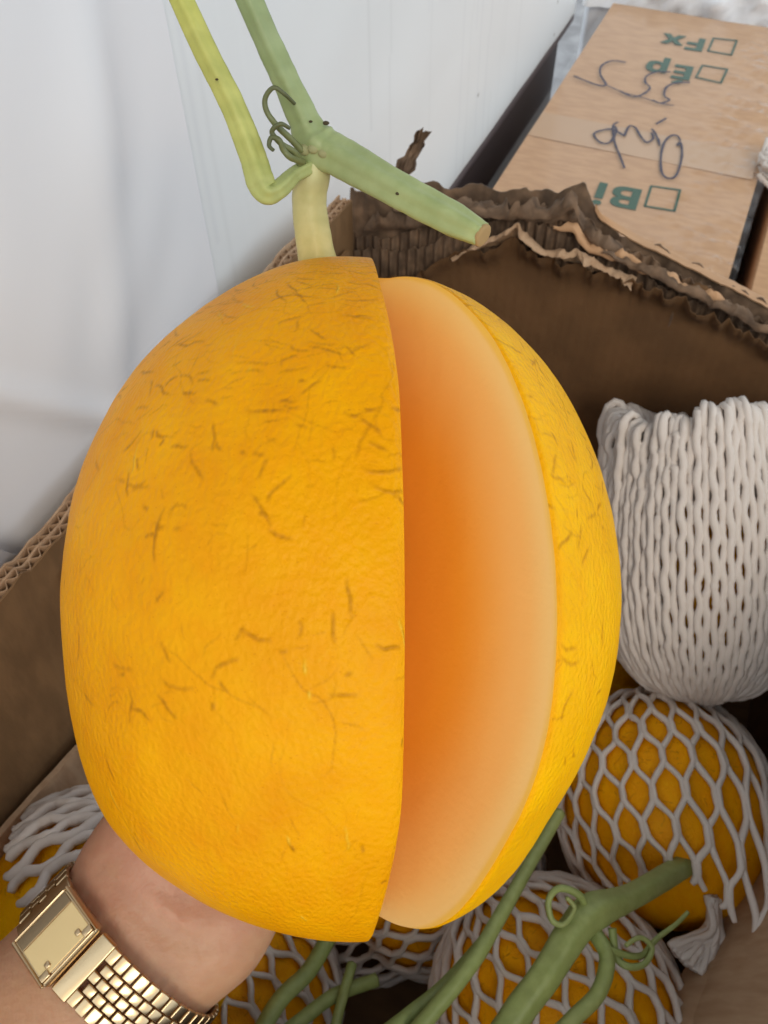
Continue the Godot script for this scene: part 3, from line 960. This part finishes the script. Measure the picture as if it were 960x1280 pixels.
func held_melon() -> void:
	var t := thing("cut_melon", "large yellow orange melon with a wedge cut out, held in the foreground", "melon", MELON_AT, TILT)
	var nv := 150
	var nu := 260
	var apex := Vector2(0.0105, -0.012)
	var eL := Vector2(0.0185, 0.0885)
	var eR := Vector2(0.0590, 0.0680)
	var phL := atan2(eL.y - apex.y, eL.x - apex.x)       # angle about the apex in x, z
	var phR := atan2(eR.y - apex.y, eR.x - apex.x)
	var full := TAU - (phL - phR)
	var dl := Vector2(cos(phL), sin(phL))
	# one level of the melon: height, middle, radius, where the two cuts meet, and, close to the poles where the
	# cuts meet outside the rind, the arc of rind that the left cut leaves
	var ring := func(b: float) -> Array:
		var th := PI * (1.0 - b)
		var r := RR * pow(maxf(sin(th), 0.0), 0.93)
		var y := HH * cos(th) * (1.0 - (0.012 if th < 1.5 else 0.03) * pow(absf(cos(th)), 8.0))
		var ap := apex - Vector2(centre_x(y), 0) + Vector2(-0.0055, 0.0065) * smoothstep(0.35, 1.0, -y / HH) + Vector2(-0.0035, 0.0) * smoothstep(0.5, 1.0, y / HH)
		var off := ap - dl * ap.dot(dl)
		if r > ap.length() * 1.002:
			return [y, centre_x(y), r, ap, false, 0.0, 0.0]
		var disc := r * r - off.length_squared()
		var a0 := off.angle()
		var half := acos(clampf(off.length() / maxf(r, 1e-6), 0.0, 1.0)) if disc > 0.0 else 0.0
		return [y, centre_x(y), r, ap, true, a0 + half, a0 - half + TAU]
	var hit := func(b: float, ph: float) -> Vector3:
		var q: Array = ring.call(b)
		var p: Vector2
		var a := (ph - phL) / full
		if q[4]:
			var an := lerpf(q[5], q[6], a)
			p = Vector2(cos(an), sin(an)) * q[2]
		else:
			var d := Vector2(cos(ph), sin(ph))
			var ap: Vector2 = q[3]
			var r: float = q[2]
			var bb := ap.dot(d)
			p = ap + d * (-bb + sqrt(maxf(bb * bb - ap.dot(ap) + r * r, 0.0)))
		var lump := 1.0 + 0.010 * nz.get_noise_3d(p.x * 16.0, q[0] * 14.0, p.y * 16.0) + 0.0018 * nz.get_noise_3d(p.x * 90.0, q[0] * 90.0, p.y * 90.0)
		p *= lump
		var left := 1.0 - smoothstep(0.45, 0.75, a)
		if q[4]:
			left = 1.0
		return Vector3(p.x + q[1], q[0] * (1.0 + 0.3 * (lump - 1.0)) + 0.0036 * left * smoothstep(0.80, 0.97, b), p.y)
	var apx := func(b: float) -> Vector3:
		var q: Array = ring.call(b)
		if q[4]:
			return hit.call(b, phL + full)
		return Vector3(q[3].x + q[1], q[0], q[3].y)
	var sk := MB.new()
	sk.grid(nu, nv, func(a: float, b: float):
		# u = 0 at the left lip, turning leftwards round the back to the right lip
		var e := 0.016
		var aa := a as float
		if aa < e:
			aa = e * pow(aa / e, 1.6)
		elif aa > 1.0 - e:
			aa = 1.0 - e * pow((1.0 - aa) / e, 1.6)
		var p: Vector3 = hit.call(b, phL + full * aa)
		var lip := maxf(0.0, 1.0 - minf(aa, 1.0 - aa) * full * RR / 0.0016)
		return p - (p - Vector3(0, p.y, 0)).normalized() * 0.0010 * lip * lip, true)
	for i in sk.uv.size():
		sk.uv[i].y = 1.0 - sk.uv[i].y
	obj("rind", sk, M.rind, t)
	var pale := Color(0.98, 0.69, 0.27)
	var rim := Color(0.95, 0.62, 0.12)
	var mid := Color(0.985, 0.60, 0.20)
	var deep := Color(0.99, 0.50, 0.06)
	for side in 2:
		var ph := phL if side == 0 else phL + full
		var fb := MB.new()
		var colf := func(a: float, b: float) -> Color:
			var p: Vector3 = apx.call(b).lerp(hit.call(b, ph), a)
			var q := Vector3((p.x - centre_x(p.y)) / RR, p.y / HH, p.z / RR).length()
			var d := (1.0 - q) * 92.0 + 0.35 * nz.get_noise_3d(p.x * 40.0, p.y * 30.0, p.z * 40.0)      # about millimetres under the rind
			var c := rim.lerp(pale, smoothstep(0.2, 1.6, d))
			c = c.lerp(mid, smoothstep(1.5, 13.0, d))
			c = c.lerp(deep, smoothstep(12.0, 46.0, d))
			return c
		fb.grid(70, 150, func(a: float, b: float):
			var e: Vector3 = hit.call(b, ph)
			e -= (e - Vector3(0, e.y, 0)).normalized() * 0.0010
			var p: Vector3 = apx.call(b).lerp(e, a)
			var n := Vector3(sin(ph), 0, -cos(ph)) * (1.0 if side == 0 else -1.0)
			return p - n * 0.0003 * sin(PI * a) * nz.get_noise_3d(p.x * 30.0, p.y * 22.0, p.z * 30.0), side == 0, colf)
		obj("flesh", fb, M.flesh, t)
	# few seeds showing at the depth of the cut
	for k in 3:
		var sb := MB.new()
		var bb: float = [0.56, 0.545, 0.53][k]
		var at: Vector3 = apx.call(bb).lerp(hit.call(bb, phR), 0.115 + 0.01 * k)
		sb.grid(10, 8, func(a: float, b: float):
			var th := PI * (1.0 - b)
			return at + Vector3(0.0018 * sin(th) * cos(TAU * a), 0.0042 * cos(th), -0.0018 * sin(th) * sin(TAU * a)), false)
		obj("seed", sb, mat(Color(0.10, 0.045, 0.015), 0.5), t)
	# stalk and vine
	var y0 := Color(0.66, 0.50, 0.14)
	var pg := Color(0.60, 0.62, 0.34)
	var gg := Color(0.40, 0.46, 0.20)
	var gd := Color(0.30, 0.37, 0.18)
	var yg := Color(0.56, 0.55, 0.13)
	var ped := PackedVector3Array([Vector3(-0.0080, 0.1000, -0.001), Vector3(-0.0082, 0.1065, 0.0), Vector3(-0.0103, 0.1190, 0.0030), Vector3(-0.0115, 0.1305, 0.0070), Vector3(-0.0101, 0.1388, 0.0120), Vector3(-0.0083, 0.1446, 0.0150)])
	green(ped, PackedFloat32Array([0.0085, 0.0070, 0.0060, 0.0056, 0.0058, 0.0052]), y0, pg, t, "stalk", 10, 20, 0.05)
	var vn := PackedVector3Array([Vector3(-0.0292, 0.1868, 0.0380), Vector3(-0.0230, 0.1735, 0.0320), Vector3(-0.0177, 0.1636, 0.0250), Vector3(-0.0126, 0.1539, 0.0190), Vector3(-0.0082, 0.1460, 0.0160), Vector3(0.0006, 0.1403, 0.0180), Vector3(0.0182, 0.1266, 0.0280), Vector3(0.0324, 0.1164, 0.0350), Vector3(0.0421, 0.1096, 0.0400)])
	green(vn, PackedFloat32Array([0.0038, 0.0038, 0.0040, 0.0046, 0.0066, 0.0060, 0.0052, 0.0049, 0.0034]), gd, gg, t, "vine", 12, 30, 0.10)
	var ce := MB.new()
	ce.tube(cr(PackedVector3Array([Vector3(0.0416, 0.1100, 0.0397), Vector3(0.0424, 0.1094, 0.0401), Vector3(0.0428, 0.1091, 0.0403)]), 4), PackedFloat32Array([0.0030, 0.0033, 0.0035, 0.0034, 0.0034, 0.0034, 0.0032, 0.0029, 0.0024]), 16)
	obj("cut_end", ce, mat(Color(0.40, 0.26, 0.11), 0.8), t)
	var pt := PackedVector3Array([Vector3(-0.0090, 0.1400, 0.0150), Vector3(-0.0150, 0.1352, 0.0190), Vector3(-0.0195, 0.1296, 0.0220), Vector3(-0.0232, 0.1280, 0.0230), Vector3(-0.0252, 0.1312, 0.0236), Vector3(-0.0276, 0.1392, 0.0250), Vector3(-0.0330, 0.1526, 0.0300), Vector3(-0.0399, 0.1655, 0.0380), Vector3(-0.0490, 0.1850, 0.0460)])
	green(pt, PackedFloat32Array([0.0026, 0.0024, 0.0028, 0.0036, 0.0042, 0.0039, 0.0036, 0.0034, 0.0032]), gg, yg, t, "leaf_stalk", 12, 25, 0.12)
	var knob := MB.new()
	for q in [[Vector3(-0.0052, 0.1418, 0.0205), 0.0020], [Vector3(-0.0088, 0.1428, 0.0208), 0.0016], [Vector3(-0.0117, 0.1430, 0.0195), 0.0018]]:
		knob.grid(12, 8, func(a: float, b: float):
			var th := PI * (1.0 - b)
			return q[0] + q[1] * Vector3(1.3 * sin(th) * cos(TAU * a), cos(th), -sin(th) * sin(TAU * a)), false)
	obj("scar", knob, mat(Color(0.33, 0.33, 0.16), 0.8), t)
	for q in [[Vector3(-0.0048, 0.1497, 0.0235), 0.0012], [Vector3(-0.0096, 0.1505, 0.0228), 0.0007], [Vector3(0.0175, 0.1243, 0.0330), 0.0009], [Vector3(0.021, 0.1235, 0.0335), 0.0007], [Vector3(-0.0205, 0.1655, 0.031), 0.0006], [Vector3(-0.036, 0.156, 0.0385), 0.0006]]:
		var sp := MB.new()
		sp.grid(9, 6, func(a: float, b: float):
			var th := PI * (1.0 - b)
			return q[0] + q[1] * Vector3(0.9 * sin(th) * cos(TAU * a), 0.55 * cos(th), -0.5 * sin(th) * sin(TAU * a)), false)
		obj("blemish", sp, mat(Color(0.06, 0.045, 0.02), 0.9), t)
	var td := [
		PackedVector3Array([Vector3(-0.0132, 0.1383, 0.0200), Vector3(-0.0145, 0.1400, 0.0250), Vector3(-0.0181, 0.1413, 0.0280), Vector3(-0.0208, 0.1441, 0.0300), Vector3(-0.0181, 0.1457, 0.0320), Vector3(-0.0154, 0.1453, 0.0300)]),
		PackedVector3Array([Vector3(-0.0125, 0.1425, 0.0200), Vector3(-0.0161, 0.1449, 0.0240), Vector3(-0.0198, 0.1472, 0.0280), Vector3(-0.0225, 0.1507, 0.0300), Vector3(-0.0225, 0.1537, 0.0320), Vector3(-0.0198, 0.1557, 0.0340), Vector3(-0.0169, 0.1545, 0.0330), Vector3(-0.0140, 0.1532, 0.0290)]),
		PackedVector3Array([Vector3(-0.0122, 0.1390, 0.0200), Vector3(-0.0154, 0.1379, 0.0260), Vector3(-0.0176, 0.1396, 0.0280), Vector3(-0.0186, 0.1417, 0.0300), Vector3(-0.0210, 0.1424, 0.0300), Vector3(-0.0217, 0.1400, 0.0300), Vector3(-0.0203, 0.1385, 0.0300)])]
	for k in 3:
		var rr := PackedFloat32Array()
		for i in td[k].size():
			rr.append(lerpf(0.0011, 0.0005, float(i) / td[k].size()))
		green(td[k], rr, Color(0.20, 0.22, 0.09), Color(0.09, 0.10, 0.045), t, "tendril", 12, 8, 0.02)

# ---------------------------------------------------------------- forearm and hand
var bones := []          # [group, a, b, ra, rb]

func cap(g: int, a: Vector3, b: Vector3, ra: float, rb: float) -> void:
	bones.append([g, a, b, ra, rb])

func hug(p: Vector3, k: float) -> Vector3:
	var q := Vector3(p.x / RR, p.y / HH, p.z / RR).length()
	return p * (k / q)

func chain(g: int, from: Vector3, dir: Vector3, lens: Array, rads: Array, k: float, bow := Vector3.ZERO) -> void:
	var p := from
	var d := dir.normalized()
	for i in lens.size():
		var q := hug(p + d * lens[i], k)
		cap(g, p, q, rads[i], rads[i + 1])
		d = (q - p).normalized() + bow
		d = d.normalized()
		p = q
	tips.append([p, d])
var tips := []

func smin(a: float, b: float, k: float) -> float:
	var h := maxf(k - absf(a - b), 0.0) / k
	return minf(a, b) - h * h * k * 0.25

func person() -> void:
	var wrist := Vector3(-0.094, -0.1515, -0.040)
	var heel := Vector3(-0.068, -0.124, -0.050)
	var e1 := Vector3(0.72, -0.69, 0.0)
	var el := Vector3(-0.150, -0.190, 0.010)
	var far := Vector3(-0.222, -0.245, 0.095)
	for s in [-1.0, 1.0]:
		cap(0, wrist + e1 * 0.0115 * s, heel + e1 * 0.0165 * s, 0.0232, 0.0225)
		cap(0, wrist + e1 * 0.0115 * s, el + e1 * 0.0135 * s, 0.0232, 0.029)
		cap(0, el + e1 * 0.0135 * s, far + e1 * 0.016 * s, 0.029, 0.034)
	# tendons at the inner wrist
	cap(0, wrist + e1 * 0.004 + Vector3(0, 0, 0.0195), heel + e1 * 0.004 + Vector3(0, 0, 0.0180), 0.0042, 0.0030)
	cap(0, wrist + e1 * -0.006 + Vector3(0, 0, 0.0195), heel + e1 * -0.007 + Vector3(0, 0, 0.0175), 0.0042, 0.0030)
	var kn := Vector3(-0.022, -0.072, -0.083)
	var w := Vector3(-0.78, 0.59, -0.17).normalized()
	var h := Vector3(0.60, 0.67, -0.43).normalized()
	var offs := [0.034, 0.0115, -0.0105, -0.030]
	var fl := [[0.043, 0.027, 0.022], [0.047, 0.030, 0.023], [0.044, 0.028, 0.022], [0.034, 0.021, 0.019]]
	for i in 4:
		var root := hug(kn + w * offs[i] - h * (0.004 if i == 3 else 0.0), 1.135)
		cap(0, heel + e1 * lerpf(-0.017, 0.017, i / 3.0), root, 0.0185, 0.0115)
		chain(i + 1, root, h + w * lerpf(0.22, -0.22, i / 3.0), fl[i], [0.0098, 0.0090, 0.0082, 0.0072], 1.105)
	var tb := hug(heel + w * 0.030 + h * 0.012, 1.17)
	cap(0, heel - e1 * 0.017, tb, 0.0215, 0.0165)
	chain(5, tb, h * 0.35 + w, [0.036, 0.030, 0.025], [0.0135, 0.0112, 0.0102, 0.0085], 1.12)
	var body := skin_net(Vector3(-0.28, -0.30, -0.165), Vector3(0.10, 0.10, 0.145), 0.0028)
	var o := obj("person", body, M.skin)
	o.transform = Transform3D(TILT, MELON_AT)
	tag(o, "bare forearm and hand with a gold watch, cupping the cut melon from below", "person")
	for q in tips:
		var p: Vector3 = q[0]
		var d: Vector3 = q[1]
		var n := Vector3(p.x / (RR * RR), p.y / (HH * HH), p.z / (RR * RR)).normalized()
		var sd := d.cross(n).normalized()
		var nb := MB.new()
		nb.grid(8, 8, func(a: float, b: float):
			var x: float = (a - 0.5) * 2.0
			return p + n * (0.0076 - 0.0022 * x * x) + sd * x * 0.0050 + d * (b * 0.011 - 0.005 - 0.0012 * x * x), true)
		obj("fingernail", nb, mat(Color(0.66, 0.40, 0.32), 0.3), o)

func field(p: Vector3, near: PackedInt32Array) -> float:
	var body := 1.0
	var f := [1.0, 1.0, 1.0, 1.0, 1.0, 1.0]
	for i in near:
		var q: Array = bones[i]
		var a: Vector3 = q[1]
		var ba: Vector3 = q[2] - a
		var hh := clampf((p - a).dot(ba) / ba.length_squared(), 0.0, 1.0)
		var d: float = (p - a - ba * hh).length() - lerpf(q[3], q[4], hh)
		var g: int = q[0]
		if g == 0:
			body = smin(body, d, 0.013)
		else:
			f[g] = smin(f[g], d, 0.004)
	var out := body
	for g in range(1, 6):
		out = minf(out, smin(body, f[g], 0.008))
	# the flesh gives way where it presses on the melon
	var k := Vector3((p.x - centre_x(p.y)) / RR, p.y / HH, p.z / RR)
	var kl := k.length()
	var em := kl * (kl - 1.0) / maxf(Vector3(k.x / RR, k.y / HH, k.z / RR).length(), 1e-6)
	return maxf(out, 0.0012 - em)

func skin_net(lo: Vector3, hi: Vector3, cell: float) -> MB:
	var n := Vector3i(((hi - lo) / cell).ceil())
	n = Vector3i((n.x / 8 + 1) * 8, (n.y / 8 + 1) * 8, (n.z / 8 + 1) * 8)
	var N := n + Vector3i.ONE
	var val := PackedFloat32Array()
	val.resize(N.x * N.y * N.z)
	val.fill(1.0)
	var done := PackedByteArray()
	done.resize(val.size())
	var blocks := []
	var br := cell * 8.0 * 0.87
	for bz in n.z / 8:
		for by in n.y / 8:
			for bx in n.x / 8:
				var c := lo + Vector3(bx + 0.5, by + 0.5, bz + 0.5) * cell * 8.0
				var near := PackedInt32Array()
				var closest := 1.0
				for i in bones.size():
					var q: Array = bones[i]
					var ba: Vector3 = q[2] - q[1]
					var hh := clampf((c - q[1]).dot(ba) / ba.length_squared(), 0.0, 1.0)
					var d: float = (c - q[1] - ba * hh).length() - lerpf(q[3], q[4], hh)
					closest = minf(closest, d)
					if d < br + 0.020:
						near.append(i)
				if closest > br + 0.004:
					continue
				blocks.append(Vector3i(bx, by, bz) * 8)
				for z in 9:
					for y in 9:
						for x in 9:
							var gx := bx * 8 + x
							var gy := by * 8 + y
							var gz := bz * 8 + z
							var id := gx + N.x * (gy + N.y * gz)
							if done[id]:
								continue
							done[id] = 1
							val[id] = field(lo + Vector3(gx, gy, gz) * cell, near)
	var mb := MB.new()
	var vid := {}
	var sx := 1
	var sy := N.x
	var sz := N.x * N.y
	var corner := [0, sx, sy, sx + sy, sz, sx + sz, sy + sz, sx + sy + sz]
	var cpos := [Vector3(0, 0, 0), Vector3(1, 0, 0), Vector3(0, 1, 0), Vector3(1, 1, 0), Vector3(0, 0, 1), Vector3(1, 0, 1), Vector3(0, 1, 1), Vector3(1, 1, 1)]
	var edges := [[0, 1], [2, 3], [4, 5], [6, 7], [0, 2], [1, 3], [4, 6], [5, 7], [0, 4], [1, 5], [2, 6], [3, 7]]
	# creases where the hand bends at the wrist
	var creases := [
		PackedVector3Array([Vector3(-0.091, -0.104, -0.03), Vector3(-0.079, -0.114, -0.022), Vector3(-0.067, -0.125, -0.02), Vector3(-0.052, -0.133, -0.024)]),
		PackedVector3Array([Vector3(-0.086, -0.101, -0.03), Vector3(-0.074, -0.108, -0.022), Vector3(-0.060, -0.117, -0.02)]),
		PackedVector3Array([Vector3(-0.066, -0.126, -0.02), Vector3(-0.050, -0.129, -0.022), Vector3(-0.038, -0.136, -0.03)])]
	var base := Color(0.54, 0.30, 0.17)
	for b0 in blocks:
		for z in 8:
			for y in 8:
				for x in 8:
					var gx: int = b0.x + x
					var gy: int = b0.y + y
					var gz: int = b0.z + z
					var id := gx + sy * gy + sz * gz
					var inside := 0
					for k in 8:
						if val[id + corner[k]] < 0.0:
							inside += 1
					if inside == 0 or inside == 8:
						continue
					var acc := Vector3.ZERO
					var cnt := 0
					for e in edges:
						var d0 := val[id + corner[e[0]]]
						var d1 := val[id + corner[e[1]]]
						if (d0 < 0.0) != (d1 < 0.0):
							acc += cpos[e[0]].lerp(cpos[e[1]], d0 / (d0 - d1))
							cnt += 1
					var p := lo + (Vector3(gx, gy, gz) + acc / cnt) * cell
					var dent := 0.0
					for li in 3:
						var ln: PackedVector3Array = creases[li]
						for q in ln.size() - 1:
							var u := Vector2(p.x - ln[q].x, p.y - ln[q].y)
							var ba := Vector2(ln[q + 1].x - ln[q].x, ln[q + 1].y - ln[q].y)
							var hh := clampf(u.dot(ba) / ba.length_squared(), 0.0, 1.0)
							dent = maxf(dent, exp(-pow((u - ba * hh).length() / 0.0034, 2.0)) * (1.0 if li == 0 else 0.6))
					if p.z > -0.05:
						p.z -= 0.0020 * dent
					var n1 := nz.get_noise_3d(p.x * 30.0, p.y * 30.0, p.z * 30.0)
					var pink := smoothstep(-0.145, -0.105, p.y) * 0.5 + 0.25 * n1
					var c := base.lerp(Color(0.49, 0.225, 0.145), clampf(pink, 0.0, 1.0))
					vid[id] = mb.vert(p, c * (1.0 + 0.06 * n1))
	for b0 in blocks:
		for z in 8:
			for y in 8:
				for x in 8:
					var id: int = (b0.x + x) + sy * (b0.y + y) + sz * (b0.z + z)
					if not vid.has(id):
						continue
					for ax in 3:
						var st: int = [sx, sy, sz][ax]
						var o1: int = [sy, sz, sx][ax]
						var o2: int = [sz, sx, sy][ax]
						var d0 := val[id]
						var d1 := val[id + st]
						if (d0 < 0.0) == (d1 < 0.0):
							continue
						if not (vid.has(id - o1) and vid.has(id - o2) and vid.has(id - o1 - o2)):
							continue
						if d0 < 0.0:
							mb.quad(vid[id - o1 - o2], vid[id - o2], vid[id], vid[id - o1])
						else:
							mb.quad(vid[id - o1 - o2], vid[id - o1], vid[id], vid[id - o2])
	# surface nets wind one way; turn the faces if they point inwards
	var flips := 0
	for i in range(0, mb.idx.size(), 3):
		var a := mb.v[mb.idx[i]]
		var nn := (mb.v[mb.idx[i + 2]] - a).cross(mb.v[mb.idx[i + 1]] - a).normalized()
		var all := PackedInt32Array(range(bones.size()))
		if i % 300 == 0:
			flips += 1 if field(a + nn * 0.002, all) < field(a - nn * 0.002, all) else -1
	if flips > 0:
		for i in range(0, mb.idx.size(), 3):
			var k := mb.idx[i + 1]
			mb.idx[i + 1] = mb.idx[i + 2]
			mb.idx[i + 2] = k
	return mb

# ---------------------------------------------------------------- wrist watch
func watch() -> void:
	var at := Vector3(-0.0875, -0.1446, -0.0408)
	var ax := Vector3(0.68, 0.70, -0.22).normalized()
	var e1 := Vector3(0.72, -0.69, 0.0)
	e1 = (e1 - ax * e1.dot(ax)).normalized()
	var loc := Basis(e1, ax, e1.cross(ax))
	var t := thing("wrist_watch", "gold square watch on a linked metal bracelet round the wrist", "watch", MELON_AT + TILT * at, TILT * loc)
	# the band lies on the arm: how far the skin is from the middle, all round
	var every := PackedInt32Array(range(bones.size()))
	var reach := PackedFloat32Array()
	for i in 72:
		var d := loc * Vector3(sin(TAU * i / 72.0), 0, cos(TAU * i / 72.0))
		var far := 0.0
		for yy in [-0.010, 0.0, 0.010]:
			var r := 0.060
			for k in 24:
				r -= field(at + ax * yy + d * r, every) * 0.8
			far = maxf(far, r)
		reach.append(far)
	for pass_ in 3:
		var soft := reach.duplicate()
		for i in 72:
			soft[i] = maxf(reach[i], (reach[(i + 70) % 72] + reach[(i + 2) % 72]) * 0.5) * 0.5 + (reach[(i + 71) % 72] + reach[(i + 1) % 72]) * 0.25
		reach = soft
	var spot := func(ps: float) -> Vector3:
		var w := fposmod(ps / TAU * 72.0, 72.0)
		var r := lerpf(reach[int(w)], reach[(int(w) + 1) % 72], w - floorf(w)) + 0.0004
		return Vector3(r * sin(ps), 0, r * cos(ps))
	var ring := func(ps: float) -> Transform3D:
		var p: Vector3 = spot.call(ps)
		var tg: Vector3 = (spot.call(ps + 0.10) - spot.call(ps - 0.10)).normalized()
		var n := tg.cross(Vector3.UP)
		return Transform3D(Basis(Vector3.UP.cross(n), Vector3.UP, n), p)     # x along the band, y across it, z outwards
	var cp := deg_to_rad(-45.0)
	var ct: Transform3D = ring.call(cp)
	ct.origin += ct.basis.z * 0.0030
	var cs := MB.new()
	cs.xf = ct
	cs.box(Vector3.ZERO, Vector3(0.0206, 0.0262, 0.0050), 0.0012)
	obj("case", cs, M.gold, t)
	var bz := MB.new()
	bz.xf = ct
	for s in [-1, 1]:
		bz.box(Vector3(0, s * 0.01245, 0.0026), Vector3(0.0208, 0.0013, 0.0014), 0.0005)
		bz.box(Vector3(s * 0.0098, 0, 0.0026), Vector3(0.0011, 0.0234, 0.0014), 0.0005)
	obj("bezel", bz, M.gold, t)
	var dl := MB.new()
	dl.xf = ct
	dl.box(Vector3(0.0020, 0, 0.0025), Vector3(0.0128, 0.0224, 0.0008), 0.0002)
	obj("dial", dl, M.dial, t)
	var st := MB.new()
	st.xf = ct
	st.box(Vector3(-0.0069, 0, 0.0026), Vector3(0.0044, 0.0224, 0.0008), 0.0002)
	obj("dial_strip", st, M.gold_dark, t)
	for s in [-1, 1]:
		var q := MB.new()
		q.xf = ct
		q.box(Vector3(0.0080, s * 0.0098, 0.0029), Vector3(0.0026, 0.0040, 0.0014), 0.0004)
		obj("corner_plate", q, M.gold, t)
		var q2 := MB.new()
		q2.xf = ct
		q2.box(Vector3(0.0058, s * 0.0070, 0.0029), Vector3(0.0022, 0.0022, 0.0012), 0.0004)
		obj("corner_stud", q2, M.gold, t)
	# bracelet: five columns of links, every second column half a row on
	var widths := [0.0058, 0.0040, 0.0040, 0.0040, 0.0058]
	var shapes := []
	for k in 5:
		var lb := MB.new()
		lb.box(Vector3.ZERO, Vector3(0.0042, widths[k] - 0.0003, 0.0022), 0.00045)
		shapes.append(lb.commit())
	var ps := cp + deg_to_rad(31.0)
	var endp := cp + TAU - deg_to_rad(27.0)
	for half in 2:
		var e: Transform3D = ring.call((ps - deg_to_rad(8.5)) if half == 0 else (endp + deg_to_rad(6.0)))
		var eb := MB.new()
		eb.xf = e
		eb.box(Vector3(0, 0, 0.0016), Vector3(0.0072, 0.0245, 0.0032), 0.0007)
		obj("end_link", eb, M.gold, t)
	var row := 0
	while ps < endp:
		var speed: float = (spot.call(ps + 0.02) - spot.call(ps - 0.02)).length() / 0.04
		var y := -0.0118
		for k in 5:
			var pk := ps + (0.5 * 0.0045 / speed if k % 2 else 0.0)
			var lt: Transform3D = ring.call(pk)
			lt.origin += lt.basis.y * (y + widths[k] * 0.5) + lt.basis.z * (0.0012 + rng.randf_range(-0.0001, 0.0001))
			lt.basis = lt.basis * Basis(Vector3.UP, rng.randf_range(-0.05, 0.05)) * Basis(Vector3.RIGHT, rng.randf_range(-0.03, 0.03))
			y += widths[k]
			var lo := obj("link", shapes[k], M.gold, t)
			lo.transform = lt
		ps += 0.0045 / speed
		row += 1
